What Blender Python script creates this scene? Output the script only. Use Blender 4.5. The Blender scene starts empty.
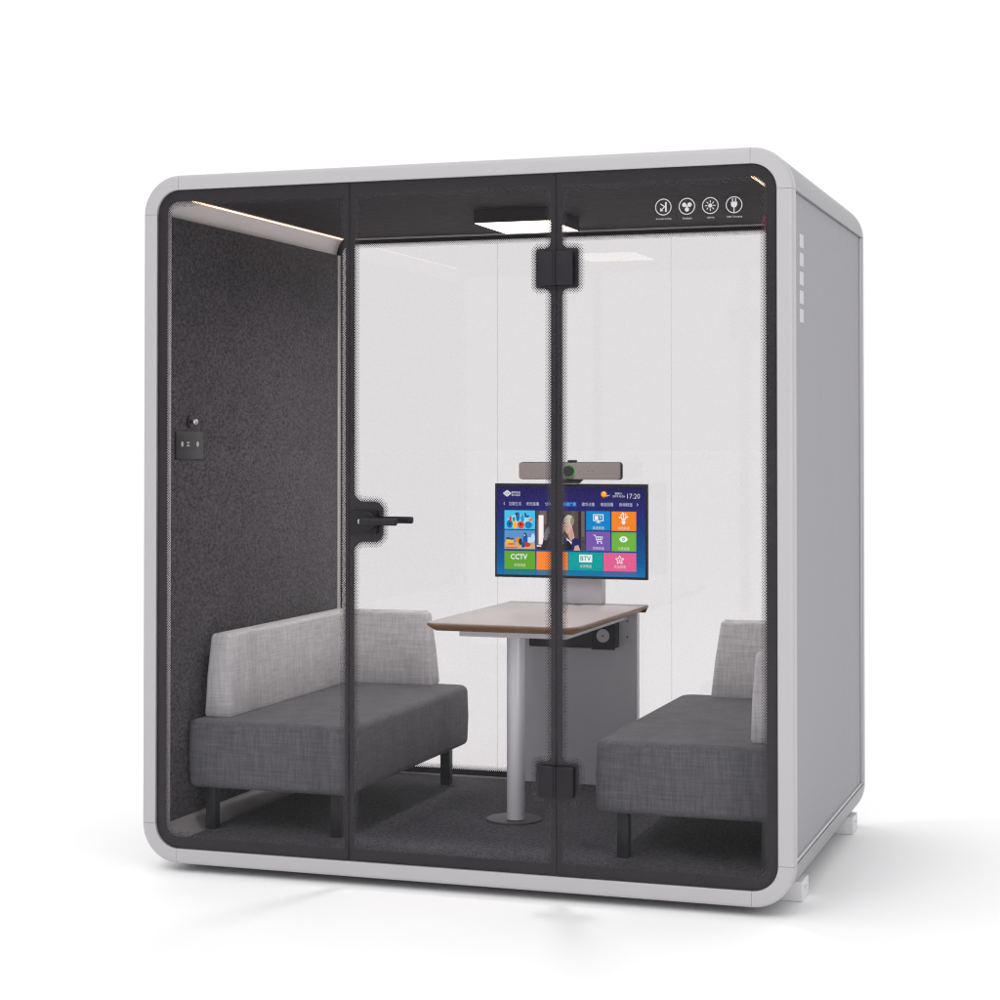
import bpy, bmesh, math, random
from mathutils import Vector, Matrix, geometry
random.seed(7)
S = bpy.context.scene
COL = S.collection
PI = math.pi

# ------------------------------------------------------------------ helpers
def lin(c):
    return tuple(((v/255)/12.92 if v/255 <= .04045 else (((v/255)+.055)/1.055)**2.4) for v in c)

class NT:
    """small node-tree helper"""
    def __init__(s, name):
        s.m = bpy.data.materials.new(name); s.m.use_nodes = True
        s.t = s.m.node_tree; s.t.nodes.clear()
        s.out = s.n('ShaderNodeOutputMaterial')
    def n(s, typ, **kw):
        x = s.t.nodes.new(typ)
        for k, v in kw.items():
            if k.startswith('i_'): x.inputs[k[2:].replace('_', ' ')].default_value = v
            else: setattr(x, k, v)
        return x
    def l(s, a, b): s.t.links.new(a, b)
    def math(s, op, a, b=None, c=None):
        x = s.n('ShaderNodeMath', operation=op)
        for i, v in enumerate((a, b, c)):
            if v is None: continue
            if isinstance(v, (int, float)): x.inputs[i].default_value = v
            else: s.l(v, x.inputs[i])
        return x.outputs[0]

def principled(name, col, rough=.5, metal=0., spec=.5, noise=0., nscale=(1, 1, 1), freq=200., bump=0., bdist=.001, sheen=0., detail=3., n2=0., f2=6.):
    t = NT(name); b = t.n('ShaderNodeBsdfPrincipled')
    b.inputs['Roughness'].default_value = rough; b.inputs['Metallic'].default_value = metal
    b.inputs['Specular IOR Level'].default_value = spec
    if sheen: b.inputs['Sheen Weight'].default_value = sheen; b.inputs['Sheen Roughness'].default_value = .6
    b.inputs['Base Color'].default_value = (*col, 1)
    t.l(b.outputs[0], t.out.inputs[0])
    if noise or bump:
        tc = t.n('ShaderNodeTexCoord'); mp = t.n('ShaderNodeMapping'); mp.inputs['Scale'].default_value = nscale
        t.l(tc.outputs['Object'], mp.inputs[0])
        nz = t.n('ShaderNodeTexNoise'); nz.inputs['Scale'].default_value = freq; nz.inputs['Detail'].default_value = detail
        t.l(mp.outputs[0], nz.inputs['Vector'])
        f = t.math('MULTIPLY_ADD', nz.outputs[0], 2*noise*1.8, 1-noise*1.8)
        if n2:
            nb = t.n('ShaderNodeTexNoise'); nb.inputs['Scale'].default_value = f2; nb.inputs['Detail'].default_value = 4
            t.l(tc.outputs['Object'], nb.inputs['Vector'])
            f = t.math('MULTIPLY', f, t.math('MULTIPLY_ADD', nb.outputs[0], 2*n2, 1-n2))
        vm = t.n('ShaderNodeVectorMath', operation='SCALE'); vm.inputs[0].default_value = col
        t.l(f, vm.inputs['Scale']); t.l(vm.outputs[0], b.inputs['Base Color'])
        if bump:
            bp = t.n('ShaderNodeBump'); bp.inputs['Strength'].default_value = bump; bp.inputs['Distance'].default_value = bdist
            t.l(nz.outputs[0], bp.inputs['Height']); t.l(bp.outputs[0], b.inputs['Normal'])
    return t.m

def woven(name, col, var=.16, vert=1.0):
    """woven melange upholstery: warp and weft threads of varying tone"""
    t = NT(name); b = t.n('ShaderNodeBsdfPrincipled')
    b.inputs['Roughness'].default_value = .92; b.inputs['Specular IOR Level'].default_value = .15
    b.inputs['Sheen Weight'].default_value = .12
    tc = t.n('ShaderNodeTexCoord'); f = None; hs = []
    for i, (sc, fr, w) in enumerate((((1, 1, .06), 170, vert), ((.06, .06, 1), 170, .8), ((1, 1, 1), 520, .7), ((1, 1, .25), 45, .35), ((.25, .25, 1), 45, .3))):
        mp = t.n('ShaderNodeMapping'); mp.inputs['Scale'].default_value = sc; t.l(tc.outputs['Object'], mp.inputs[0])
        nz = t.n('ShaderNodeTexNoise'); nz.inputs['Scale'].default_value = fr; nz.inputs['Detail'].default_value = 2
        t.l(mp.outputs[0], nz.inputs['Vector'])
        g = t.math('MULTIPLY_ADD', nz.outputs[0], 2*var*w*1.6, 1-var*w*1.6)
        f = g if f is None else t.math('MULTIPLY', f, g)
    vm = t.n('ShaderNodeVectorMath', operation='SCALE'); vm.inputs[0].default_value = col
    t.l(f, vm.inputs['Scale']); t.l(vm.outputs[0], b.inputs['Base Color'])
    bp = t.n('ShaderNodeBump'); bp.inputs['Strength'].default_value = .5; bp.inputs['Distance'].default_value = .0015
    t.l(f, bp.inputs['Height']); t.l(bp.outputs[0], b.inputs['Normal']); t.l(b.outputs[0], t.out.inputs[0])
    return t.m

def emis(name, col, st=1.):
    t = NT(name); e = t.n('ShaderNodeEmission'); e.inputs[0].default_value = (*col, 1); e.inputs[1].default_value = st
    t.l(e.outputs[0], t.out.inputs[0]); return t.m

def thin_glass(name, tint, f0=.04):
    t = NT(name); lw = t.n('ShaderNodeLayerWeight'); lw.inputs[0].default_value = .5
    p = t.math('POWER', lw.outputs['Facing'], 5.0)
    f = t.math('MULTIPLY_ADD', p, .9*(1-f0), f0)
    tr = t.n('ShaderNodeBsdfTransparent'); tr.inputs[0].default_value = (*tint, 1)
    gl = t.n('ShaderNodeBsdfGlossy'); gl.inputs['Roughness'].default_value = 0.0; gl.inputs['Color'].default_value = (1, 1, 1, 1)
    mx = t.n('ShaderNodeMixShader'); t.l(f, mx.inputs[0]); t.l(tr.outputs[0], mx.inputs[1]); t.l(gl.outputs[0], mx.inputs[2])
    t.l(mx.outputs[0], t.out.inputs[0]); return t.m

def dot_frit(name, col, pitch=.0084):
    """ceramic frit dots, shrinking with the distance (uv.y) from the solid border"""
    t = NT(name); tc = t.n('ShaderNodeTexCoord'); sx = t.n('ShaderNodeSeparateXYZ'); t.l(tc.outputs['Object'], sx.inputs[0])
    a = t.math('MULTIPLY', t.math('ADD', sx.outputs[0], sx.outputs[2]), 1/pitch)
    c = t.math('MULTIPLY', t.math('SUBTRACT', sx.outputs[0], sx.outputs[2]), 1/pitch)
    fa = t.math('SUBTRACT', t.math('FRACT', a), .5); fc = t.math('SUBTRACT', t.math('FRACT', c), .5)
    d = t.math('SQRT', t.math('ADD', t.math('MULTIPLY', fa, fa), t.math('MULTIPLY', fc, fc)))
    uv = t.n('ShaderNodeUVMap'); uv.uv_map = 'UVMap'; su = t.n('ShaderNodeSeparateXYZ'); t.l(uv.outputs[0], su.inputs[0])
    r = t.math('MULTIPLY_ADD', su.outputs[1], -.30, .50)
    k = t.math('LESS_THAN', d, r)
    tr = t.n('ShaderNodeBsdfTransparent'); b = t.n('ShaderNodeBsdfPrincipled'); b.inputs['Base Color'].default_value = (*col, 1); b.inputs['Roughness'].default_value = .5
    mx = t.n('ShaderNodeMixShader'); t.l(k, mx.inputs[0]); t.l(tr.outputs[0], mx.inputs[1]); t.l(b.outputs[0], mx.inputs[2])
    t.l(mx.outputs[0], t.out.inputs[0]); return t.m

def finish(name, bm, mat, parent=None, smooth=False, ang=35, label=None):
    bmesh.ops.recalc_face_normals(bm, faces=bm.faces)
    if smooth:
        for f in bm.faces: f.smooth = True
        for e in bm.edges:
            e.smooth = not (len(e.link_faces) == 2 and e.calc_face_angle(0) > math.radians(ang))
    me = bpy.data.meshes.new(name); bm.to_mesh(me); bm.free()
    if isinstance(mat, (list, tuple)):
        for m in mat: me.materials.append(m)
    else: me.materials.append(mat)
    o = bpy.data.objects.new(name, me); COL.objects.link(o)
    if parent:
        o.parent = parent
        # meshes are written in world coordinates: take the base of the whole chain off
        p = parent; off = Vector((0, 0, 0))
        while p: off += p.location; p = p.parent
        me.transform(Matrix.Translation(-off))
    if label: o['label'] = label
    return o

def thing(name, loc, label, cat, group=None):
    o = bpy.data.objects.new(name, None); COL.objects.link(o); o.location = loc; o.empty_display_size = .1
    o['label'] = label; o['category'] = cat
    if group: o['group'] = group
    return o

def box(bm, x0, x1, y0, y1, z0, z1, bev=0., seg=3):
    r = bmesh.ops.create_cube(bm, size=1)
    for v in r['verts']:
        v.co = Vector(((x0+x1)/2+v.co.x*(x1-x0), (y0+y1)/2+v.co.y*(y1-y0), (z0+z1)/2+v.co.z*(z1-z0)))
    if bev:
        es = list({e for v in r['verts'] for e in v.link_edges})
        bmesh.ops.bevel(bm, geom=es, offset=bev, segments=seg, profile=.5, affect='EDGES')
    return bm

def nbox(*a, **k): return box(bmesh.new(), *a, **k)

def cyl(bm, c, axis, r, h, seg=40, r2=None, bev=0.):
    rt = {'z': Matrix(), 'y': Matrix.Rotation(PI/2, 4, 'X'), 'x': Matrix.Rotation(PI/2, 4, 'Y')}[axis]
    q = bmesh.ops.create_cone(bm, cap_ends=True, segments=seg, radius1=r, radius2=r if r2 is None else r2, depth=h,
                          matrix=Matrix.Translation(c) @ rt)
    if bev:
        fs = [f for f in {f for v in q['verts'] for f in v.link_faces} if len(f.verts) > 4]
        es = {e for f in fs for e in f.edges}
        bmesh.ops.bevel(bm, geom=list(es), offset=bev, segments=3, profile=.5, affect='EDGES')
    return bm

def fillet(pts, rs, seg=8):
    """2D closed polyline with a radius for each corner"""
    out = []; n = len(pts)
    for i in range(n):
        p = Vector(pts[i]); a = Vector(pts[i-1]); b = Vector(pts[(i+1) % n]); r = rs[i]
        if r <= 0: out.append((p.x, p.y)); continue
        u = (a-p).normalized(); v = (b-p).normalized(); th = u.angle(v); d = r/math.tan(th/2)
        c = p+(u+v).normalized()*(r/math.sin(th/2)); s = p+u*d-c; e = p+v*d-c
        a0 = math.atan2(s.y, s.x); a1 = math.atan2(e.y, e.x); da = (a1-a0+PI) % (2*PI)-PI
        for k in range(seg+1):
            t = a0+da*k/seg; out.append((c.x+r*math.cos(t), c.y+r*math.sin(t)))
    return out

def area2(p): return sum(p[i-1][0]*p[i][1]-p[i][0]*p[i-1][1] for i in range(len(p)))/2
def offset(pts, d):
    """offset a closed CCW outline inwards by d, one point per point"""
    n = len(pts); sg = 1 if area2(pts) > 0 else -1; out = []
    for i in range(n):
        a = Vector(pts[i-1]); p = Vector(pts[i]); b = Vector(pts[(i+1) % n])
        e1 = (p-a); e2 = (b-p)
        if e1.length < 1e-7: e1 = e2
        if e2.length < 1e-7: e2 = e1
        e1 = e1.normalized(); e2 = e2.normalized()
        n1 = Vector((-e1.y, e1.x))*sg; n2 = Vector((-e2.y, e2.x))*sg
        m = (n1+n2); m = m/max(m.length_squared, .3)*2 if m.length > 1e-6 else n1
        out.append((p.x+m.x*d, p.y+m.y*d))
    return out

def slab(bm, outer, holes, y0, y1, plane='xz'):
    """extruded 2D outline with holes, in the xz plane between y0 and y1 (or xy plane between z0 and z1)"""
    loops = [outer]+list(holes); flat = [p for l in loops for p in l]
    tris = geometry.tessellate_polygon([[Vector((p[0], p[1], 0)) for p in l] for l in loops])
    mk = (lambda p, h: (p[0], h, p[1])) if plane == 'xz' else ((lambda p, h: (p[0], p[1], h)) if plane == 'xy' else (lambda p, h: (h, p[0], p[1])))
    A = [bm.verts.new(mk(p, y0)) for p in flat]; B = [bm.verts.new(mk(p, y1)) for p in flat]
    for t in tris:
        for V in (A, B):
            try: bm.faces.new([V[i] for i in t])
            except ValueError: pass
    k = 0
    for l in loops:
        n = len(l)
        for i in range(n):
            j = (i+1) % n
            try: bm.faces.new((A[k+i], A[k+j], B[k+j], B[k+i]))
            except ValueError: pass
        k += n
    return bm

def text_bm(s, cx, cz, w=None, h=None, y=0., bm=None, bold=0.):
    """lettering as mesh, centred at (cx,cz), facing -y, fitted to width w and/or height h"""
    cu = bpy.data.curves.new('t', 'FONT'); cu.body = s; cu.align_x = 'CENTER'; cu.resolution_u = 2; cu.fill_mode = 'FRONT'; cu.offset = bold
    o = bpy.data.objects.new('t', cu); COL.objects.link(o)
    dg = bpy.context.evaluated_depsgraph_get(); dg.update()
    me = bpy.data.meshes.new_from_object(o.evaluated_get(dg))
    bm = bm or bmesh.new()
    if len(me.vertices):
        xs = [v.co.x for v in me.vertices]; ys = [v.co.y for v in me.vertices]
        sx = w/(max(xs)-min(xs)) if w else None; sy = h/(max(ys)-min(ys)) if h else None
        sx = sx or sy; sy = sy or sx
        mx = (max(xs)+min(xs))/2; my = (max(ys)+min(ys))/2
        vs = [bm.verts.new((cx+(v.co.x-mx)*sx, y, cz+(v.co.y-my)*sy)) for v in me.vertices]
        for p in me.polygons:
            try: bm.faces.new([vs[i] for i in p.vertices])
            except ValueError: pass
    bpy.data.objects.remove(o); bpy.data.curves.remove(cu); bpy.data.meshes.remove(me)
    return bm

def ring2(bm, cx, cz, r0, r1, y, seg=48):
    for i in range(seg):
        a = 2*PI*i/seg; b = 2*PI*(i+1)/seg
        bm.faces.new([bm.verts.new((cx+r*math.cos(t), y, cz+r*math.sin(t))) for r, t in ((r0, a), (r1, a), (r1, b), (r0, b))])
    return bm
def poly(bm, pts, y): bm.faces.new([bm.verts.new((p[0], y, p[1])) for p in pts]); return bm
def circ(bm, cx, cz, r, y, seg=24, sx=1.): return poly(bm, [(cx+sx*r*math.cos(2*PI*i/seg), cz+r*math.sin(2*PI*i/seg)) for i in range(seg)], y)
def line2(bm, a, b, w, y):
    a = Vector(a); b = Vector(b); d = (b-a).normalized(); n = Vector((-d.y, d.x))*w/2
    return poly(bm, [a+n, b+n, b-n, a-n], y)

# ------------------------------------------------------------------ materials
M = dict(
    frame=principled('satin_aluminium_paint', (.47, .455, .474), .36, 0, .4, noise=.02, freq=900, bump=.05, bdist=.0003),
    rail=principled('shaded_rail_aluminium', (.29, .284, .302), .38, 0, .45, noise=.02, freq=900, bump=.05, bdist=.0003),  # frame aluminium again, darkened to carry the shade on the edge rails
    joint=thin_glass('silicone_joint', (.86, .855, .86), .03),
    panel=principled('painted_side_panel', (.30, .293, .318), .5, 0, .35, noise=.02, freq=600, bump=.05, bdist=.0003),
    liner=principled('inner_aluminium', (.66, .62, .625), .35, .25, .5, noise=.02, freq=500),
    seam=principled('seam_gap', (.25, .24, .26), .8),
    rib=principled('rib_highlight', (.47, .46, .49), .4),
    vent=principled('vent_plate', (.56, .55, .57), .5),
    felt=principled('grey_felt', (.067, .060, .070), .95, 0, .1, noise=.95, nscale=(1, .6, 1), freq=112, bump=.6, bdist=.002, sheen=.1, detail=5, n2=.22, f2=9),
    ceil=principled('dark_ceiling_board', (.036, .030, .034), .8, 0, .2, noise=1.1, nscale=(.12, 1, 1), freq=200, bump=.3, bdist=.001, detail=4),
    carpet=principled('charcoal_carpet', (.062, .058, .072), 1., 0, .1, noise=1.1, freq=85, bump=.8, bdist=.003, sheen=.1, detail=5, n2=.15, f2=14),
    frit=principled('black_frit', (.028, .024, .030), .45, 0, .3),
    dots=dot_frit('frit_dots', (.028, .024, .030)),
    black=principled('black_satin_metal', (.015, .013, .017), .55, 0, .3, noise=.05, freq=300),
    blackgloss=principled('black_gloss', (.013, .011, .014), .45, 0, .5),
    glass=thin_glass('clear_glass_face', (.932, .926, .930), .007),
    rglass=thin_glass('rear_glass_face', (.930, .922, .924), .026),
    darkfab=woven('dark_grey_upholstery', (.118, .116, .129), .24),
    lightfab=woven('light_grey_upholstery', (.58, .57, .585), .18),
    leg=principled('black_leg_metal', (.016, .015, .022), .5),
    laminate=principled('table_laminate', (.46, .415, .415), .32, 0, .5, noise=.02, freq=400),
    ply=principled('brown_plywood_edge', (.27, .145, .078), .5, 0, .4, noise=.12, nscale=(.3, .3, 6), freq=90),
    steel=principled('grey_powder_coat', (.84, .83, .88), .45, 0, .4, noise=.02, freq=500),
    column=principled('silver_table_column', (.82, .82, .86), .35, .1, .5),
    base=principled('dark_grey_base_plate', (.075, .075, .085), .5),
    foot=principled('light_grey_foot', (.74, .73, .75), .5),
    white=emis('glowing_white_print', (.72, .72, .74), 1.),  # print given its own glow instead of being lit
    mark=principled('faint_print', (.55, .55, .58), .6),
    red=principled('red_print', (.15, .012, .022), .5),
    chrome=principled('chrome', (.8, .8, .82), .32, 1),
    disc=principled('silver_socket_disc', (.50, .49, .50), .4, .3),
    diff=emis('lamp_diffuser', (1, .92, .80), 3.6),
    led=emis('led_strip', (1, .62, .38), 3.6),
    lampbody=principled('lamp_housing', (.03, .026, .03), .55, 0, .3),
    cloth=principled('speaker_cloth', (.27, .24, .235), .75, 0, .2, noise=.12, nscale=(1, 1, .15), freq=700, bump=.3, bdist=.0006),
    green=emis('green_ring_light', (.05, .42, .06), 1.),
    floor=principled('white_studio_floor', (.93, .93, .935), .6, 0, .15),
)

# ------------------------------------------------------------------ booth dimensions (fitted from the photograph)
W, H, D, R, T = 2.197, 2.30, 1.540, .130, .050
IN = .065
CT = .056     # ceiling build-up
RC = R-.065
JX = (.748, 1.450)
GZ = -.028

fl = bmesh.new(); bmesh.ops.create_circle(fl, cap_ends=True, segments=96, radius=400, matrix=Matrix.Translation((0, 0, GZ)))
fo = finish('floor', fl, M['floor']); fo['kind'] = 'structure'

booth = thing('meeting_booth', (W/2, D/2, GZ), 'silver framed soundproof meeting booth with rounded corners and glass front standing on white floor', 'meeting booth')

def rr_path(w, h, r, seg=14):
    """8 pieces of a rounded rectangle: [corner, side, ...] as lists of ((x,z), normal)"""
    cs = [((r, r), PI), ((w-r, r), 1.5*PI), ((w-r, h-r), 0), ((r, h-r), .5*PI)]; out = []
    for k, (c, a) in enumerate(cs):
        out.append(('corner', [((c[0]+r*math.cos(a+PI/2*i/seg), c[1]+r*math.sin(a+PI/2*i/seg)), (math.cos(a+PI/2*i/seg), math.sin(a+PI/2*i/seg))) for i in range(seg+1)]))
        n = out[-1][1][-1]; c2, a2 = cs[(k+1) % 4]
        e = ((c2[0]+r*math.cos(a2), c2[1]+r*math.sin(a2)), n[1])
        out.append(('side', [n, e]))
    return out
def sweep(name, piece, prof, mat, parent, gap=0., label=None, thk=None, inner=None):
    bm = bmesh.new(); pts = list(piece)
    if gap and len(pts) == 2:
        (p, n), (q, _) = pts; d = (Vector(q)-Vector(p)).normalized()*gap
        pts = [((p[0]+d.x, p[1]+d.y), n), ((q[0]-d.x, q[1]-d.y), n)]
    rows = []
    for p, n in pts:
        k = 1-(1-thk)*max(n[1], 0)**2 if thk else 1      # thinner towards the ceiling
        rows.append([bm.verts.new((p[0]-n[0]*d*k, y, p[1]-n[1]*d*k)) for d, y in prof])
    m = len(prof)
    for a, b in zip(rows, rows[1:]):
        for i in range(m):
            f = bm.faces.new((a[i], a[(i+1) % m], b[(i+1) % m], b[i]))
            if i == inner: f.material_index = 1
    bm.faces.new(rows[0]); bm.faces.new(rows[-1])
    return finish(name, bm, mat, parent, smooth=True, label=label)

def ring_prof(y0, sgn, dep=.05):
    f = .013; pr = []
    for k in range(6):
        a = PI/2*k/5; pr.append((f-f*math.cos(a), y0+sgn*(f-f*math.sin(a))))
    pr += [(T-.002, y0), (T, y0+sgn*.002), (T, y0+sgn*dep), (0, y0+sgn*dep)]
    return pr
for kind, pc in rr_path(W, H, R):
    nm = 'frame_corner' if kind == 'corner' else 'frame_rail'
    sweep(nm, pc, ring_prof(0, 1), M['frame'], booth, gap=.0009)
    sweep(nm, pc, ring_prof(D, -1), M['frame'], booth, gap=.0009)
    if kind == 'corner':      # long rounded edges running front to back
        sweep('edge_rail', pc, [(0, .0515), (0, D-.0515), (IN, D-.0515), (IN, .0515)], [M['rail'], M['liner']], booth, thk=CT/IN, inner=2)
# seam filler inside the ring gaps
def hb(*a, **k): return nbox(*a, **k)
# side, roof and underside skins, recessed 9 mm between the edge rails
zc0, zc1 = R+.002, H-R-.002
for nm, a in (('side_panel', (W-.030, W-.010, .054, D-.054, zc0, zc1)), ('side_panel', (.010, .030, .054, D-.054, zc0, zc1))):
    sp = finish(nm, hb(*a), M['panel'], booth)
    xs = a[1]+.0005 if a[0] > 1 else a[0]-.0005
    for yy in (.60, .90, 1.19):
        xo = (xs-.001, xs-.0002) if a[0] > 1 else (xs+.0002, xs+.001)
        b = hb(*xo, yy-.0009, yy+.0009, zc0+.003, zc1-.003); finish('panel_joint', b, M['rib'], sp)
    if a[0] > 1:
        for k in range(5):
            z = 2.030-.0583*k
            b = nbox(W-.0115, W-.0085, .168, .238, z-.021, z+.021, bev=.0008, seg=1)
            finish('vent_cover', b, M['vent'], sp)
        # pale strips standing in for light caught on the recess ledges
        b = bmesh.new(); box(b, W-.010, W-.003, .0545, D-.0545, zc0, zc0+.007, bev=.0015, seg=2)
        box(b, W-.010, W-.002, D-.062, D-.0545, zc0+.008, zc1, bev=.0015, seg=2)
        finish('ledge_highlight', b, M['vent'], sp)
finish('roof_panel', hb(R+.002, W-R-.002, .054, D-.054, H-.03, H-.004), M['panel'], booth)
finish('base_panel', hb(R+.002, W-R-.002, .054, D-.054, .004, .03), M['panel'], booth)
# inner lining: walls, ceiling and floor decks
finish('wall_lining', hb(IN-.004, IN, .0515, D-.0515, zc0, zc1), M['liner'], booth)
finish('wall_lining', hb(W-IN, W-IN+.004, .0515, D-.0515, zc0, zc1), M['liner'], booth)
for z in ((H-CT, H-CT+.004), (IN-.004, IN)):
    finish('deck_lining', hb(R+.001, W-R-.001, .0515, D-.0515, *z), M['liner'], booth)
for x0, x1 in ((IN+.0005, IN+.013), (W-IN-.013, W-IN-.0005)):
    finish('felt_wall_panel', nbox(x0, x1, .052, 1.468, .126, 2.168, bev=.003, seg=2), M['felt'], booth, smooth=True)
for xa, xb in ((IN+.0003, IN+.0142), (W-IN-.0142, W-IN-.0003)):
    for ya, yb in ((.0170, .0510), (1.4688, 1.5005)):
        finish('wall_trim', nbox(xa, xb, ya, yb, .126, 2.168, bev=.001, seg=1), M['liner'], booth)
cp = finish('ceiling_panel', nbox(.106, 2.030, .028, 1.486, 2.2355, 2.2435, bev=.002, seg=1), M['ceil'], booth)
finish('edge_trim', nbox(.106, 2.066, 1.4865, 1.491, 2.229, 2.2435, bev=.001, seg=1), M['liner'], cp)
cf = finish('carpet', nbox(.130, W-.130, .028, 1.470, IN+.0005, .0755, bev=.003, seg=2), M['carpet'], booth, smooth=True)
finish('threshold_trim', nbox(.130, W-.130, 1.4705, 1.476, IN+.0005, .082, bev=.001, seg=1), M['liner'], cf)
for xx in (2.052, .145):
    for y0 in (.240, 1.330):
        x0, x1 = (xx, xx+.128) if xx > 1 else (.017, .145)
        f = finish('foot', nbox(x0, x1, y0, y0+.115, GZ+.0005, .035, bev=.004, seg=2), M['foot'], booth, smooth=True)
        if xx > 1:
            b = bmesh.new(); box(b, x1-.0002, x1+.0008, y0+.035, y0+.038, GZ+.028, GZ+.05); box(b, x1-.0002, x1+.0008, y0+.040, y0+.085, GZ+.036, GZ+.039)
            finish('foot_mark', b, M['frame'], f)

# ---- glazing: outlines
HL, HR_, HB, HT = .084, W-.084, .088, H-.088
def blob(side, x, xb, z0, z1, rc, rv):
    """notch outline points for a vertical edge of a hole at x, bulging to xb between z0..z1 (bottom to top)"""
    return [((x, z0), rc), ((xb, z0), rv), ((xb, z1), rv), ((x, z1), rc)]
def outline(seq): return fillet([p for p, r in seq], [r for p, r in seq])
h1 = (1.887, 2.012); h2 = (.290, .4035)
hx0, hx1 = 1.383, 1.522
L0, L1 = JX[0]-.014, JX[0]+.016; R0, R1 = JX[1]-.018, JX[1]+.018
def rev(l): return [(p, r) for p, r in reversed(l)]
OR_ = R-T
g = .0012
pan = {
 'left': (outline([((T, T), OR_), ((JX[0]-g, T), 0), ((JX[0]-g, H-T), 0), ((T, H-T), OR_)]),
          outline([((HL, HB), .042), ((L0, HB), .012), ((L0, HT), .012), ((HL, HT), .042)])),
 'door': (outline([((JX[0]+g, T), 0), ((JX[1]-g, T), 0), ((JX[1]-g, H-T), 0), ((JX[0]+g, H-T), 0)]),
          outline([((L1, HB), .012), ((R0, HB), .012)] + blob(1, R0, hx0, h2[0], h2[1], .022, .012) + blob(1, R0, hx0, h1[0], h1[1], .024, .012)
                  + [((R0, HT), .012), ((L1, HT), .012)] + rev(blob(0, L1, .866, 1.082, 1.212, .034, .030)))),
 'right': (outline([((JX[1]+g, T), 0), ((W-T, T), OR_), ((W-T, H-T), OR_), ((JX[1]+g, H-T), 0)]),
          outline([((R1, HB), .012), ((HR_, HB), .042), ((HR_, HT), .042), ((R1, HT), .012)] + rev(blob(0, R1, hx1, h1[0], h1[1], .024, .012)) + rev(blob(0, R1, hx1, h2[0], h2[1], .022, .012)))),
}
def dots_strip(hole, y, wid=.019, s=1):
    bm = bmesh.new(); uv = bm.loops.layers.uv.new('UVMap')
    inn = offset(hole, wid); n = len(hole)
    a = [bm.verts.new((p[0], y, p[1])) for p in hole]; b = [bm.verts.new((p[0], y, p[1])) for p in inn]
    for i in range(n):
        j = (i+1) % n
        f = bm.faces.new((a[i], a[j], b[j], b[i]))
        for l, v in zip(f.loops, (0, 0, 1, 1)): l[uv].uv = (0, v)
    return bm
GY0, GY1 = .004, .012
gl_objs = {}
for k, (out, hole) in pan.items():
    nm = 'glass_door' if k == 'door' else 'glass_panel'
    o = finish(nm, slab(bmesh.new(), out, [], GY0, GY1), M['glass'], booth); gl_objs[k] = o
    finish('frit_border', slab(bmesh.new(), out, [hole], GY1+.0004, GY1+.0016), M['frit'], o)
    finish('frit_dots', dots_strip(hole, GY1+.001), M['dots'], o)
door = gl_objs['door']
# slim door edge profile seen as a thin line beside the joints
for x in JX:
    b = nbox(x-.0035, x+.0035, GY1+.002, GY1+.016, T+.004, H-T-.004, bev=.001, seg=1)
    finish('joint_profile', b, M['black'], booth)
# hinges
for z0, z1 in (h1, h2):
    b = bmesh.new(); zz0, zz1 = z0+.008, z1-.010
    box(b, 1.397, 1.445, -.011, .0035, zz0, zz1, bev=.002, seg=2); box(b, 1.4535, 1.509, -.011, .0035, zz0, zz1, bev=.002, seg=2)
    cyl(b, (1.4492, -.010, (zz0+zz1)/2), 'z', .0042, zz1-zz0, 20)
    box(b, 1.397, 1.445, .0185, .030, zz0, zz1, bev=.002, seg=2); box(b, 1.4535, 1.509, .0185, .030, zz0, zz1, bev=.002, seg=2)
    finish('hinge', b, M['black'], door, smooth=True)
# handle
b = bmesh.new()
slab(b, fillet([(.757, 1.108), (.850, 1.108), (.850, 1.184), (.757, 1.184)], [.010]*4, 5), [], -.007, .0035)
cyl(b, (.822, -.013, 1.150), 'y', .030, .012, 48, bev=.003)
cyl(b, (.822, -.030, 1.150), 'y', .011, .04, 24)
cyl(b, (.874, -.050, 1.150), 'x', .0118, .125, 24, bev=.003)
slab(b, fillet([(.757, 1.108), (.850, 1.108), (.850, 1.184), (.757, 1.184)], [.010]*4, 5), [], .0145, .026)
cyl(b, (.822, .033, 1.150), 'y', .028, .012, 48, bev=.003)
cyl(b, (.826, .050, 1.150), 'y', .011, .04, 24)
cyl(b, (.881, .068, 1.152), 'x', .0112, .130, 24, bev=.003)
hd = finish('door_handle', b, M['black'], door, smooth=True)
b = cyl(bmesh.new(), (.8085, -.050, 1.150), 'x', .0085, .0025, 20); finish('keyhole', b, M['chrome'], hd)

# rear glazing: three panes with thin joints
RY0, RY1 = 1.503, 1.511
rout = [(outline([((T, T), OR_), ((JX[0]+.004-g, T), 0), ((JX[0]+.004-g, H-T), 0), ((T, H-T), OR_)])),
        (outline([((JX[0]+.004+g, T), 0), ((JX[1]+.011-g, T), 0), ((JX[1]+.011-g, H-T), 0), ((JX[0]+.004+g, H-T), 0)])),
        (outline([((JX[1]+.011+g, T), 0), ((W-T, T), OR_), ((W-T, H-T), OR_), ((JX[1]+.011+g, H-T), 0)]))]
for o_ in rout: finish('rear_glass', slab(bmesh.new(), o_, [], RY0, RY1), M['rglass'], booth)
ro = outline([((T, T), OR_), ((W-T, T), OR_), ((W-T, H-T), OR_), ((T, H-T), OR_)])
rh = outline([((HL, .100), .042), ((HR_, .100), .042), ((HR_, H-.086), .042), ((HL, H-.086), .042)])
rf = finish('frit_border', slab(bmesh.new(), ro, [rh], RY0-.0020, RY0-.0006), M['frit'], booth)
finish('frit_dots', dots_strip(rh, RY0-.0013), M['dots'], rf)
for x in (JX[0]+.004, JX[1]+.011):
    finish('glass_joint', nbox(x-.0004, x+.0004, RY0-.0004, RY1+.0004, T+.05, H-T-.05), M['joint'], booth)

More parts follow.
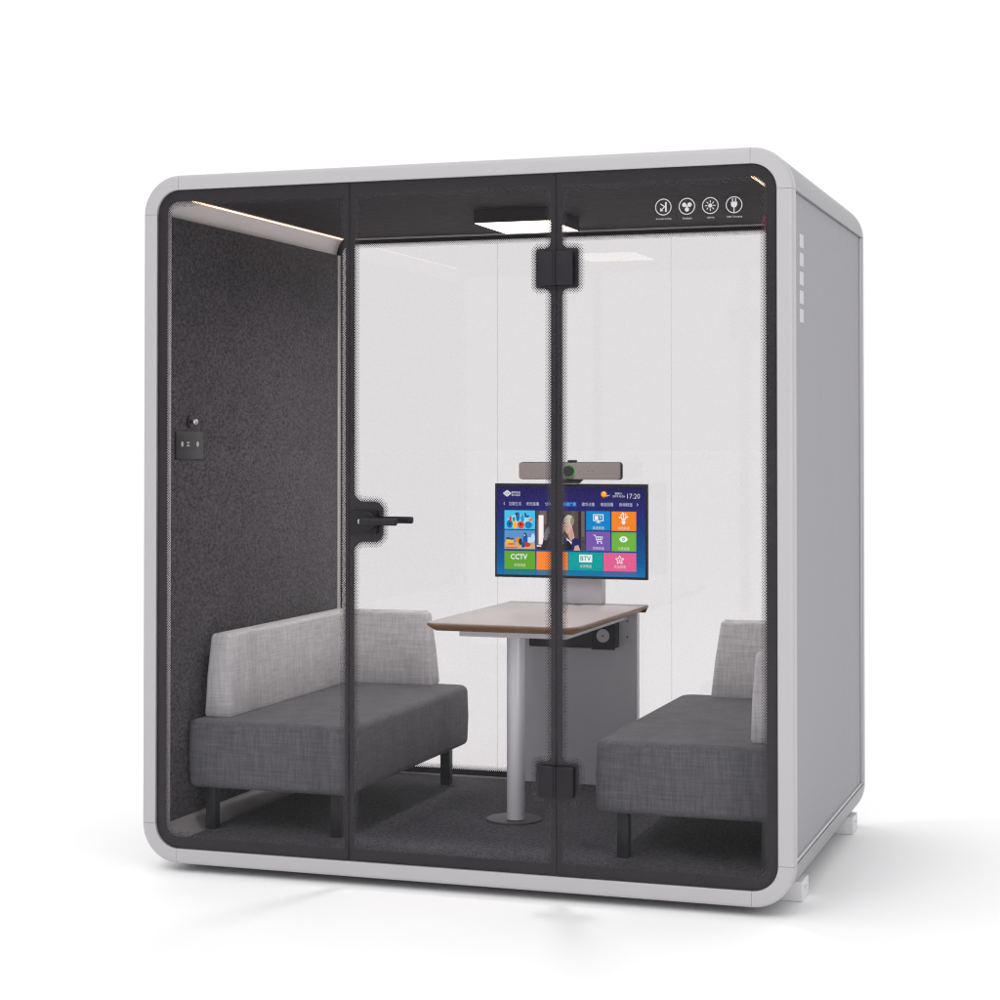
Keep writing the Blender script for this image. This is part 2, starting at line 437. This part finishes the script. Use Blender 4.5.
# pictograms printed on the front glass
def pic(kind, cx, cz, cap, cw):
    b = bmesh.new(); y = GY0-.0006; r = .0256
    ring2(b, cx, cz, r-.0026, r, y)
    if kind == 'sound':
        line2(b, (cx+.008, cz-.015), (cx+.008, cz+.015), .005, y)
        line2(b, (cx-.009, cz+.010), (cx+.0045, cz+.001), .003, y)
        line2(b, (cx+.0045, cz+.001), (cx-.009, cz-.011), .003, y)
        poly(b, [(cx-.010, cz-.013), (cx-.010, cz-.002), (cx-.0005, cz-.012)], y)
    if kind == 'fan':
        for a in (PI*5/6, PI/6, -PI/2): 
            px, pz = cx+.0095*math.cos(a), cz+.0095*math.sin(a); circ(b, px, pz, .0068, y, 20)
        circ(b, cx, cz, .003, y-.0001, 12)
    if kind == 'light':
        circ(b, cx, cz, .0062, y)
        for i in range(8):
            a = PI/4*i; line2(b, (cx+.009*math.cos(a), cz+.009*math.sin(a)), (cx+.016*math.cos(a), cz+.016*math.sin(a)), .0026, y)
    if kind == 'plug':
        for dx in (-.0045, .0045): line2(b, (cx+dx, cz+.006), (cx+dx, cz+.020), .0028, y)
        poly(b, [(cx-.0095, cz+.009), (cx+.0095, cz+.009), (cx+.0095, cz-.001), (cx+.005, cz-.0075), (cx-.005, cz-.0075), (cx-.0095, cz-.001)], y-.0001)
        line2(b, (cx, cz-.007), (cx, cz-.0225), .003, y)
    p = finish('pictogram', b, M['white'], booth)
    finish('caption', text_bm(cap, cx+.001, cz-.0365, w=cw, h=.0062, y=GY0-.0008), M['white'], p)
for a in (('sound', 1.796, 2.1275, 'Soundproofing', .048), ('fan', 1.870, 2.127, 'Ventilation', .030), ('light', 1.943, 2.1265, 'Lighting', .023), ('plug', 2.0165, 2.126, 'USB Charging', .048)): pic(*a)
b = bmesh.new(); y = GY0-.0006
ring2(b, 2.1085, 2.068, .0045, .0072, y, 20); ring2(b, 2.1090, 2.083, .0035, .0058, y, 20); line2(b, (2.1105, 2.061), (2.1125, 2.038), .0022, y)
finish('red_marking', b, M['red'], booth)

# ------------------------------------------------------------------ lights belonging to the booth
lamp = thing('ceiling_lamp', (1.066, .915, 2.2352), 'flat square warm ceiling lamp with dark housing above the table', 'ceiling lamp')
finish('housing', slab(bmesh.new(), [(.922, .735), (1.210, .735), (1.210, 1.095), (.922, 1.095)], [], 2.1892, 2.2352, plane='xy'), M['lampbody'], lamp)
finish('diffuser', nbox(.925, 1.207, .738, 1.092, 2.1878, 2.189), M['diff'], lamp)
for nm, x, y0, lb in (('strip_light', .0965, .17, 'long warm strip light along the left edge of the dark ceiling'), ('strip_light', 2.0405, .13, 'warm strip light at the right edge of the dark ceiling near the pictograms')):
    t = thing(nm, (x, .8, 2.2435), lb, 'strip light')
    finish('channel', nbox(x-.006, x+.006, y0-.003, 1.482, 2.2340, 2.2435), M['liner'], t)
    finish('light_strip', nbox(x-.0028, x+.0028, y0, 1.479, 2.2305, 2.2338), M['led'], t)

# control panel and knob on the felt wall
t = thing('control_panel', (.0785, .175, 1.345), 'black switch panel with small white symbols on the left felt wall', 'switch panel')
finish('plate', nbox(.0785, .0845, .078, .276, 1.346, 1.442, bev=.002, seg=2), M['blackgloss'], t, smooth=True)
for yy, kk in ((.120, 0), (.162, 1), (.232, 0)):
    b = bmesh.new(); x = .0849; zc = 1.398
    if kk: 
        for dz in (-.006, .006): box(b, x-.0003, x+.0003, yy-.012, yy+.012, zc+dz-.0015, zc+dz+.0015)
        box(b, x-.0003, x+.0003, yy-.003, yy+.003, zc-.005, zc+.005)
    else:
        bmesh.ops.create_cone(b, cap_ends=True, segments=20, radius1=.009, radius2=.009, depth=.0006, matrix=Matrix.Translation((x, yy, zc)) @ Matrix.Rotation(PI/2, 4, 'Y'))
    finish('symbol', b, M['mark'], t)
t = thing('wall_knob', (.0785, .182, 1.474), 'small round chrome knob on black disc above the switch panel', 'knob')
finish('backing_disc', cyl(bmesh.new(), (.0825, .182, 1.474), 'x', .021, .008, 32, bev=.002), M['blackgloss'], t, smooth=True)
b = bmesh.new(); bmesh.ops.create_uvsphere(b, u_segments=24, v_segments=16, radius=.0125, matrix=Matrix.Translation((.098, .186, 1.475)) @ Matrix.Diagonal((.8, 1, 1, 1)))
finish('ball', b, M['chrome'], t, smooth=True, ang=180)

# ------------------------------------------------------------------ sofas
def tidy_bevel(bm, r, seg=4):
    bmesh.ops.bevel(bm, geom=[e for e in bm.edges], offset=r, segments=seg, profile=.5, affect='EDGES')
def sofa(mirror, label):
    t = thing('sofa', (.40 if not mirror else 1.82, .77, .0755), label, 'sofa', 'sofas inside the booth')
    fx = (lambda x: 2.22-x) if mirror else (lambda x: x)
    def mk(name, bm, mat, **k):
        if mirror:
            for v in bm.verts: v.co.x = fx(v.co.x)
        return finish(name, bm, mat, t, smooth=True, **k)
    # seat: rounded vertical corners, soft top and bottom edges
    xa = .103 if mirror else .089
    ol = fillet([(xa, .150), (.690, .150), (.690, 1.375), (xa, 1.375)], [.032, .045, .06, .034], 8)
    b = bmesh.new(); rows = []
    z0, z1, r = .227, .457, .024
    prof = [(r-r*math.sin(a), z0+r-r*math.cos(a)) for a in [PI/2*k/5 for k in range(6)]] + [(-.0035, (z0+z1)/2)] + [(r-r*math.cos(a), z1-r+r*math.sin(a)) for a in [PI/2*k/5 for k in range(6)]]
    prof += [(r+.003, z1)]
    for d, z in prof: rows.append([b.verts.new((p[0], p[1], z)) for p in offset(ol, d)])
    n = len(ol)
    for a, c in zip(rows, rows[1:]):
        for i in range(n): b.faces.new((a[i], a[(i+1) % n], c[(i+1) % n], c[i]))
    b.faces.new(rows[0]); b.faces.new(rows[-1])
    mk('seat', b, M['darkfab'], ang=50)
    # L-shaped tapered back cushion
    bo = [(.103, .248), (.207, .248), (.207, 1.288), (.560, 1.288), (.560, 1.372), (.103, 1.372)]
    to = [(.122, .262), (.192, .262), (.192, 1.310), (.525, 1.310), (.525, 1.366), (.122, 1.366)]
    b = bmesh.new(); rad = [.010, .016, .010, .014, .01, .01]
    levels = []
    zt, rt = .742, .016
    def lerp(f): return [(p[0]+(q[0]-p[0])*f, p[1]+(q[1]-p[1])*f) for p, q in zip(bo, to)]
    for f, d in [(0, .004), (.03, 0), (.5, -.003), (1-rt/.28, 0)] + [(1-rt/.28*(1-math.sin(a)), rt*(1-math.cos(a))) for a in [PI/2*k/5 for k in range(1, 6)]]:
        levels.append((.4575+(zt-.4575)*f, offset(fillet(lerp(f), rad, 5), d)))
    rows = [[b.verts.new((p[0], p[1], z)) for p in l] for z, l in levels]; n = len(rows[0])
    for a, c in zip(rows, rows[1:]):
        for i in range(n): b.faces.new((a[i], a[(i+1) % n], c[(i+1) % n], c[i]))
    for k_ in (0, -1):
        tr = geometry.tessellate_polygon([[v.co.copy() for v in rows[k_]]])
        for q in tr:
            try: b.faces.new([rows[k_][i] for i in q])
            except ValueError: pass
    mk('back_cushion', b, M['lightfab'], ang=50)
    for x, y in ((.145, .235), (.612, .235), (.612, 1.300), (.145, 1.300)):
        mk('leg', nbox(x-.019, x+.019, y-.019, y+.019, .0757, .2275, bev=.002, seg=2), M['leg'])
    return t
sofa(False, 'grey two tone sofa with L-shaped back against the felt wall, left of the table')
sofa(True, 'grey two tone sofa right of the table, partly hidden by the booth frame')

# ------------------------------------------------------------------ table
t = thing('table', (1.10, .98, .0755), 'narrow meeting table with pinkish top, brown edge, round silver column and grey end panel', 'table')
def tab_out(d): return offset(fillet([(.822, .478), (1.384, .478), (1.384, 1.455), (.822, 1.455)], [.055, .055, .004, .004], 8), d)
def loft(levels):
    b = bmesh.new(); rows = [[b.verts.new((p[0], p[1], z)) for p in l] for z, l in levels]; n = len(rows[0])
    for a, c in zip(rows, rows[1:]):
        for i in range(n): b.faces.new((a[i], a[(i+1) % n], c[(i+1) % n], c[i]))
    b.faces.new(rows[0]); b.faces.new(rows[-1]); return b
tt = finish('table_top', loft([(.777, tab_out(.0035)), (.7798, tab_out(.0035)), (.7805, tab_out(.0045))]), M['laminate'], t, smooth=True)
finish('wooden_edge', loft([(.752, tab_out(.030)), (.768, tab_out(.004)), (.7745, tab_out(0)), (.7768, tab_out(.002))]), M['ply'], tt, smooth=True, ang=25)
b = cyl(bmesh.new(), (1.13, 1.36, .7807), 'z', .018, .0008, 24); finish('cable_cap', b, M['base'], tt)
finish('under_frame', nbox(.905, 1.300, .630, 1.449, .7225, .7515, bev=.002, seg=1), M['steel'], t)
finish('column', cyl(bmesh.new(), (1.102, .668, .404), 'z', .0315, .636, 48, bev=.002), M['column'], t, smooth=True)
b = bmesh.new(); cyl(b, (1.085, .70, .0795), 'z', .098, .0075, 64, bev=.002); finish('base_plate', b, M['base'], t, smooth=True)
ep = finish('end_panel', nbox(.872, 1.338, 1.450, 1.488, .0765, .7515, bev=.002, seg=2), M['steel'], t)
for z in (.655, .715):
    finish('screw', cyl(bmesh.new(), (1.300, 1.4488, z), 'y', .0035, .002, 12), M['base'], ep)
pb = finish('power_box', nbox(.925, 1.268, 1.375, 1.4495, .614, .712, bev=.003, seg=2), M['leg'], t, smooth=True)
finish('socket_plate', nbox(1.178, 1.271, 1.3720, 1.3745, .610, .714, bev=.001, seg=1), M['black'], pb)
sd = finish('socket_disc', cyl(bmesh.new(), (1.224, 1.3705, .664), 'y', .0255, .003, 40), M['disc'], pb)
finish('socket_hole', cyl(bmesh.new(), (1.224, 1.3688, .664), 'y', .0035, .0012, 12), M['black'], sd)

# ------------------------------------------------------------------ monitor
SX0, SX1, SZ0, SZ1, SY = .796, 1.406, .882, 1.2455, 1.345
t = thing('monitor', (1.10, 1.40, .781), 'wide black television monitor with colourful tiled menu on a grey post behind the table', 'monitor')
finish('post', nbox(1.004, 1.214, 1.392, 1.449, .7815, 1.16, bev=.002, seg=2), M['steel'], t)
finish('casing', nbox(SX0, SX1, SY, SY+.018, SZ0, SZ1, bev=.0015, seg=2), M['black'], t)
finish('wall_mount', nbox(1.02, 1.18, SY+.0185, 1.3915, .98, 1.15), M['black'], t)
K = 1.12     # brightness of the backlit screen
def scr_mat():
    m = NT('screen_background'); tc = m.n('ShaderNodeTexCoord'); sx = m.n('ShaderNodeSeparateXYZ'); m.l(tc.outputs['Object'], sx.inputs[0])
    h = m.math('MULTIPLY_ADD', sx.outputs[2], 1/(SZ1-SZ0), -(SZ0-.781)/(SZ1-SZ0))
    cr = m.n('ShaderNodeValToRGB'); el = cr.color_ramp.elements
    el[0].position = 0; el[0].color = (*lin((12, 118, 178)), 1); el[1].position = 1; el[1].color = (*lin((30, 28, 78)), 1)
    for p, c in ((.2, (8, 86, 150)), (.5, (22, 58, 122)), (.72, (34, 36, 110)), (.85, (38, 32, 98))):
        e = el.new(p); e.color = (*lin(c), 1)
    m.l(h, cr.inputs[0]); e = m.n('ShaderNodeEmission'); e.inputs[1].default_value = K; m.l(cr.outputs[0], e.inputs[0]); m.l(e.outputs[0], m.out.inputs[0]); return m.m
UX = lambda u: SX0+u*(SX1-SX0)
VZ = lambda v: SZ1-v*(SZ1-SZ0)
yS = SY-.0010
screen = finish('screen', nbox(UX(.013), UX(.987), yS, SY+.0005, VZ(.972), VZ(.030)), scr_mat(), t)
_em = {}
def em(c):
    if c not in _em: _em[c] = emis('screen_colour', lin(c), K)
    return _em[c]
def E(o, c): return em(c)
def rect(u0, v0, u1, v1, c, nm='menu_tile', dy=.0006, par=None):
    b = poly(bmesh.new(), [(UX(u0), VZ(v1)), (UX(u1), VZ(v1)), (UX(u1), VZ(v0)), (UX(u0), VZ(v0))], yS-dy)
    return finish(nm, b, em(c), par or screen_parent)
screen_parent = screen
def col_grad(c0, c1, name='tile_gradient'):
    return None
tiles = [(.606, .286, .763, .487, (0, 134, 200)), (.771, .287, .929, .490, (246, 134, 32)), (.606, .500, .763, .701, (120, 88, 172)), (.771, .504, .929, .703, (112, 180, 64)),
         (.065, .719, .269, .912, (98, 168, 46)), (.279, .720, .486, .913, (255, 138, 56)), (.491, .720, .714, .913, (0, 160, 156)), (.718, .720, .929, .913, (228, 96, 146))]
for q in tiles: rect(*q)
for q in tiles[4:]:
    c = tuple(int(v*.28+w*.72) for v, w in zip(q[4], (12, 104, 164)))
    rect(q[0], .921, q[2], .965, c, 'tile_reflection')
def grp(nm, parts):
    """several coloured polygons as one picture: [(colour, [(u,v)...])...]"""
    b = bmesh.new(); mats = []
    for i, (c, pts) in enumerate(parts):
        m = em(c)
        if m not in mats: mats.append(m)
        f = b.faces.new([b.verts.new((UX(u), yS-.0006-.00006*i, VZ(v))) for u, v in pts]); f.material_index = mats.index(m)
    me = finish(nm, b, mats, screen_parent); return me
def el(cu, cv, ru, rv, n=18): return [(cu+ru*math.cos(2*PI*i/n), cv+rv*math.sin(2*PI*i/n)) for i in range(n)]
def rc(u0, v0, u1, v1): return [(u0, v0), (u1, v0), (u1, v1), (u0, v1)]
# plain stand-in pictures: bright shapes on sky blue, a beach, two people in a brown room
P1 = [((70, 195, 235), rc(.065, .286, .269, .486)), ((150, 225, 245), el(.167, .40, .085, .07))]
for u, v, a, c_, c in ((.10, .43, .02, .045, (25, 110, 175)), (.135, .44, .014, .042, (245, 190, 30)), (.175, .44, .024, .04, (225, 70, 40)), (.225, .44, .024, .038, (25, 125, 180)),
                     (.105, .375, .008, .03, (205, 50, 50)), (.155, .355, .014, .05, (30, 110, 190)), (.185, .37, .012, .04, (40, 150, 200)), (.215, .35, .018, .012, (30, 80, 140)), (.24, .385, .014, .018, (240, 120, 40)),
                     (.128, .38, .009, .025, (70, 140, 110)), (.145, .325, .008, .018, (60, 60, 80)), (.205, .33, .006, .02, (40, 70, 110)), (.175, .435, .008, .012, (60, 30, 40)), (.10, .43, .007, .012, (15, 60, 110))):
    P1.append((c, el(u, v, a, c_)))
grp('picture', P1)
P2 = [((92, 148, 208), rc(.065, .497, .269, .698)), ((214, 168, 118), rc(.066, .628, .268, .697)), ((190, 220, 240), el(.255, .58, .013, .05)), ((200, 222, 240), el(.232, .60, .02, .03)), ((240, 190, 70), rc(.075, .60, .125, .64)), ((220, 120, 50), rc(.09, .632, .135, .655)),
      ((60, 70, 110), el(.09, .585, .016, .012)), ((70, 84, 120), el(.115, .59, .014, .012)), ((228, 140, 50), el(.155, .60, .018, .03)), ((50, 50, 64), el(.172, .62, .012, .035)), ((30, 90, 160), el(.205, .60, .016, .06)), ((190, 60, 50), el(.214, .65, .026, .025)), ((24, 80, 150), el(.19, .655, .012, .03)),
      ((40, 60, 110), el(.203, .545, .01, .022)), ((235, 235, 235), el(.2, .55, .004, .008)), ((200, 70, 50), rc(.07, .68, .15, .69))]
grp('picture', P2)
P3 = [((84, 72, 72), rc(.279, .286, .597, .703)), ((112, 96, 94), rc(.300, .288, .345, .43)), ((58, 48, 50), rc(.345, .287, .395, .60)), ((250, 244, 238), rc(.293, .335, .325, .645)), ((128, 104, 98), rc(.281, .38, .291, .66)),
      ((60, 52, 56), [(.279, .70), (.279, .66), (.36, .64), (.36, .70)]), ((240, 238, 236), rc(.281, .655, .31, .668)), ((50, 44, 52), [(.31, .703), (.325, .58), (.36, .47), (.41, .43), (.455, .50), (.47, .703)]), ((120, 116, 126), [(.32, .60), (.335, .50), (.36, .45), (.37, .50), (.345, .60)]),
      ((96, 84, 82), rc(.51, .287, .535, .40)), ((40, 34, 38), rc(.555, .288, .572, .70)), ((110, 98, 96), rc(.575, .29, .594, .56)), ((66, 56, 56), rc(.575, .60, .596, .62)),
      ((34, 26, 32), el(.425, .375, .042, .085, 26)), ((196, 150, 140), [(.425, .44), (.455, .40), (.466, .46), (.455, .53), (.43, .56)]), ((150, 118, 112), el(.45, .60, .02, .04)),
      ((200, 196, 176), el(.492, .39, .033, .062, 26)), ((214, 176, 162), [(.462, .43), (.482, .40), (.515, .44), (.51, .53), (.48, .53), (.462, .49)]), ((204, 158, 146), [(.485, .53), (.515, .46), (.53, .56), (.52, .60), (.50, .60)]), ((150, 140, 112), el(.515, .395, .012, .045)),
      ((26, 24, 30), [(.45, .703), (.468, .60), (.49, .575), (.53, .64), (.53, .703)]), ((232, 230, 232), [(.468, .60), (.478, .57), (.515, .62), (.51, .64), (.49, .60)]), ((34, 34, 96), [(.505, .70), (.515, .585), (.545, .57), (.57, .61), (.572, .67), (.54, .66), (.525, .703)]), ((212, 166, 150), [(.525, .703), (.532, .655), (.555, .645), (.568, .703)]), ((34, 36, 100), el(.467, .60, .013, .03))]
grp('picture', P3)
wy = yS-.0009
CW = (232, 236, 242)
def wtext(s, u0, v0, u1, v1, c=CW, nm='lettering', bold=0.):
    b = text_bm(s, UX((u0+u1)/2), VZ((v0+v1)/2), w=UX(u1)-UX(u0), h=abs(VZ(v1)-VZ(v0)), y=wy, bold=bold)
    return finish(nm, b, em(c), screen_parent) if len(b.verts) else b.free()
rect(.452, .190, .542, .242, (16, 70, 160), 'tab_highlight')
for s, a, b_ in (('互联生活', .095, .177), ('优优连播', .211, .295), ('公共服务', .335, .419), ('歌华点播', .578, .660), ('电视回看', .700, .782), ('新闻频道', .820, .905)):
    wtext(s, a, .196, b_, .234, (205, 208, 225))
wtext('电视广播', .456, .196, .538, .234, (120, 200, 245))
wtext('<', .060, .198, .067, .232); wtext('>', .934, .198, .942, .230)
wtext('歌华有线', .112, .083, .170, .098+.012); wtext('数字电视', .112, .116, .170, .134)
wtext('17:20', .872, .100, .953, .150, bold=-.012); wtext('星期六', .792, .088, .840, .110); wtext('2019.10.26', .778, .118, .856, .138)
b = bmesh.new(); cx, cz = UX(.083), VZ(.106)
for s_ in (1, .62): 
    q = [(cx-.0155*s_, cz), (cx, cz-.0115*s_), (cx+.0155*s_, cz), (cx, cz+.0115*s_)]
    for i in range(4): line2(b, q[i], q[(i+1) % 4], .0028, wy)
circ(b, cx, cz, .003, wy-.0001)
finish('emblem', b, em(CW), screen_parent)
grp('weather_icon', [((226, 120, 24), el(.721, .108, .020, .034)), ((250, 176, 40), el(.720, .104, .015, .026)), ((255, 220, 110), el(.724, .095, .006, .010)), ((150, 190, 225), [(.728, .122), (.765, .112), (.742, .132)])])
wtext('CCTV', .106, .750, .218, .808, bold=.025)
rect(.560, .745, .644, .825, (240, 246, 246), 'logo_plate', dy=.0008)
wtext('BTV', .568, .760, .636, .810, (0, 150, 150), bold=.02).location.y -= .0004
for s, a, b_, v in (('央视频道', .130, .205, .868), ('北京频道', .565, .640, .866), ('优品频道', .787, .862, .866), ('高清频道', .648, .722, .462), ('特色频道', .812, .886, .462), ('购物频道', .648, .722, .676), ('付费收看', .812, .886, .676)):
    wtext(s, a, v-.017, b_, v+.017, (215, 215, 215))
w = bmesh.new()
cx, cz = UX(.685), VZ(.355)      # television icon
for a, c in (((cx-.019, cz+.012), (cx+.019, cz+.012)), ((cx-.019, cz-.011), (cx+.019, cz-.011))): line2(w, a, c, .003, wy)
for s_ in (-1, 1): line2(w, (cx+s_*.019, cz-.0125), (cx+s_*.019, cz+.0135), .003, wy-.0001)
poly(w, [(cx-.014, cz-.008), (cx-.001, cz-.008), (cx-.001, cz+.007), (cx-.014, cz+.007)], wy); line2(w, (cx+.004, cz+.005), (cx+.013, cz+.005), .002, wy); line2(w, (cx+.004, cz-.001), (cx+.013, cz-.001), .002, wy)
line2(w, (cx-.008, cz-.018), (cx+.008, cz-.018), .003, wy); line2(w, (cx, cz-.012), (cx, cz-.018), .004, wy-.0002)
finish('menu_icon', w, em((244, 246, 248)), screen_parent); w = bmesh.new()
cx, cz = UX(.848), VZ(.36)       # sprouting plant icon
poly(w, [(cx-.009, cz-.010), (cx+.009, cz-.010), (cx+.004, cz-.022), (cx-.004, cz-.022)], wy)
for dx, dz, dx2, dz2 in ((-.002, -.008, -.012, .008), (0, -.008, 0, .020), (.002, -.008, .012, .010)): line2(w, (cx+dx, cz+dz), (cx+dx2, cz+dz2), .0042, wy)
for dx, dz in ((-.015, .004), (-.008, .014), (.008, .016), (.015, .006), (-.003, .02)): circ(w, cx+dx, cz+dz, .0034, wy-.0001, 10)
finish('menu_icon', w, em((244, 246, 248)), screen_parent); w = bmesh.new()
cx, cz = UX(.685), VZ(.575)      # cart icon
for a, c in (((cx-.020, cz+.014), (cx-.012, cz+.013)), ((cx-.012, cz+.013), (cx-.006, cz-.008)), ((cx-.010, cz+.007), (cx+.017, cz+.007)), ((cx+.017, cz+.007), (cx+.012, cz-.005)), ((cx-.008, cz-.004), (cx+.013, cz-.004)), ((cx-.006, cz-.010), (cx+.014, cz-.010)), ((cx-.002, cz+.007), (cx, cz-.004)), ((cx+.007, cz+.007), (cx+.007, cz-.004))): line2(w, a, c, .0024, wy)
circ(w, cx-.003, cz-.016, .003, wy, 12); circ(w, cx+.012, cz-.016, .003, wy, 12)
finish('menu_icon', w, em((244, 246, 248)), screen_parent); w = bmesh.new()
cx, cz = UX(.848), VZ(.577)      # eye icon
poly(w, [(cx-.018, cz), (cx-.010, cz+.009), (cx, cz+.012), (cx+.010, cz+.009), (cx+.018, cz), (cx+.010, cz-.009), (cx, cz-.012), (cx-.010, cz-.009)], wy)
finish('menu_icon', w, em((244, 246, 248)), screen_parent); w = bmesh.new()
cx, cz = UX(.823), VZ(.795)      # star icon
st = [(cx+r_*math.sin(PI/5*i), cz+r_*math.cos(PI/5*i)) for i in range(10) for r_ in ((.017 if i % 2 == 0 else .0078),)]
for i in range(10): line2(w, st[i], st[(i+1) % 10], .0028, wy)
circ(w, cx, cz-.001, .0028, wy, 10)
finish('menu_icon', w, em((244, 246, 248)), screen_parent)
e_ = bmesh.new(); ring2(e_, UX(.848), VZ(.577), .0026, .0058, wy-.0003, 20); finish('menu_icon', e_, em((112, 180, 64)), screen_parent)

# ------------------------------------------------------------------ conference camera on top of the monitor
t = thing('conference_camera', (1.10, 1.36, 1.2465), 'long fabric covered camera bar with a green ringed lens on top of the monitor', 'conference camera')
BZ0, BZ1 = 1.2615, 1.3290
ol = fillet([(.893, 1.335), (1.305, 1.335), (1.305, 1.400), (.893, 1.400)], [.018]*4, 6)
def xz_r(x0, x1, z0, z1, r): return fillet([(x0, z0), (x1, z0), (x1, z1), (x0, z1)], [r]*4, 6)
finish('cloth_front', slab(bmesh.new(), xz_r(.897, 1.301, BZ0+.002, BZ1-.002, .009), [], 1.336, 1.357), M['cloth'], t)
finish('housing', slab(bmesh.new(), xz_r(.894, 1.3045, BZ0, BZ1, .011), [], 1.3572, 1.366), M['black'], t)
finish('lens', cyl(bmesh.new(), (1.099, 1.331, 1.2945), 'y', .0205, .010, 48, bev=.002), M['blackgloss'], t, smooth=True)
b = ring2(bmesh.new(), 1.099, 1.2945, .0195, .0235, 1.3355, 48); bmesh.ops.translate(b, verts=b.verts, vec=(0, -.0002, 0)); finish('status_ring', b, M['green'], t)
for dx in (.045, .078, .096):
    finish('microphone_hole', circ(bmesh.new(), 1.099+dx, 1.294, .0016, 1.3356, 10), M['black'], t)
finish('clamp', loft([(1.2470, fillet([(1.05, 1.338), (1.135, 1.338), (1.135, 1.366), (1.05, 1.366)], [.004]*4, 3)), (1.2614, fillet([(1.04, 1.338), (1.15, 1.338), (1.15, 1.366), (1.04, 1.366)], [.004]*4, 3))]), M['black'], t)
finish('top_knob', nbox(1.092, 1.125, 1.340, 1.362, BZ1+.0002, BZ1+.008, bev=.002, seg=2), M['black'], t)

# ------------------------------------------------------------------ studio light
TOPG = .635
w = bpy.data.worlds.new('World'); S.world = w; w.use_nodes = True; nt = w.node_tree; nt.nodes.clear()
def wn(t_, **k):
    x = nt.nodes.new(t_)
    for a, v in k.items(): setattr(x, a, v)
    return x
tc = wn('ShaderNodeTexCoord'); sp = wn('ShaderNodeSeparateXYZ'); nt.links.new(tc.outputs['Generated'], sp.inputs[0])
def mr(sock, a, b, c, d):
    m = wn('ShaderNodeMapRange'); m.interpolation_type = 'SMOOTHSTEP'; m.clamp = True
    nt.links.new(sock, m.inputs[0])
    for i, v in zip((1, 2, 3, 4), (a, b, c, d)): m.inputs[i].default_value = v
    return m.outputs[0]
def wm(op, a, b):
    m = wn('ShaderNodeMath', operation=op)
    for i, v in enumerate((a, b)):
        if isinstance(v, (int, float)): m.inputs[i].default_value = v
        else: nt.links.new(v, m.inputs[i])
    return m.outputs[0]
fx_ = mr(sp.outputs[0], .35, .95, 1.0, .30)      # world dimmed on the right, to darken the booth's side
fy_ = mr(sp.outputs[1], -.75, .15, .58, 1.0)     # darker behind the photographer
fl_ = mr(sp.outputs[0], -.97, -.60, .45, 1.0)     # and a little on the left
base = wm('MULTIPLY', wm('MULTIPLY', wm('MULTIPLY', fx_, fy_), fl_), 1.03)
top = wm('MULTIPLY', mr(sp.outputs[2], .30, .90, 0, TOPG), mr(sp.outputs[0], -.2, .7, 1.0, .25))        # overhead brightness added to the world to whiten the floor
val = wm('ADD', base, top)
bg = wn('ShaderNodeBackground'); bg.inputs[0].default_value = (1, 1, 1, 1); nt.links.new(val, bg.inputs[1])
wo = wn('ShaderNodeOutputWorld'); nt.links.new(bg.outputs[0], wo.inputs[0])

def area(name, loc, target, size, energy, col=(1, 1, 1)):
    ld = bpy.data.lights.new(name, 'AREA'); ld.shape = 'RECTANGLE'; ld.size, ld.size_y = size; ld.energy = energy; ld.color = col
    o = bpy.data.objects.new(name, ld); COL.objects.link(o); o.location = loc
    o.rotation_euler = (Vector(target)-Vector(loc)).to_track_quat('-Z', 'Y').to_euler(); return o
area('softbox_light', (-.6, -7.6, 8.0), (1.1, .7, 0), (4, 4), 215)
area('edge_strip_light', (6.2, -4.2, 1.9), (2.2, 0, 1.2), (.5, 3.2), 80)
area('lamp_light', (1.066, .915, 2.185), (1.066, .915, 0), (.27, .33), 14, (1, .955, .92)).data.spread = math.radians(157)

# ------------------------------------------------------------------ camera
cd = bpy.data.cameras.new('camera'); cam = bpy.data.objects.new('camera', cd); COL.objects.link(cam)
cam.location = (3.2015, -5.7749, 1.3996); cam.rotation_euler = (PI/2+.0155, 0, .3232)
cd.sensor_fit = 'HORIZONTAL'; cd.sensor_width = 36; cd.lens = 1.92952*36; cd.shift_y = -.0862; cd.clip_end = 1200; cd.clip_start = .05
S.camera = cam
S.render.engine = 'CYCLES'
S.cycles.use_denoising = True
S.cycles.denoiser = 'OPENIMAGEDENOISE'; S.cycles.denoising_prefilter = 'NONE'; S.cycles.denoising_input_passes = 'RGB_ALBEDO_NORMAL'
S.cycles.filter_width = 1.25
S.cycles.transparent_max_bounces = 24; S.cycles.max_bounces = 10; S.cycles.diffuse_bounces = 5; S.cycles.glossy_bounces = 5
S.render.resolution_x = 1024; S.render.resolution_y = 1024
S.view_settings.view_transform = 'Standard'; S.view_settings.look = 'None'; S.view_settings.exposure = 0; S.view_settings.gamma = 1
S.view_settings.use_curve_mapping = False
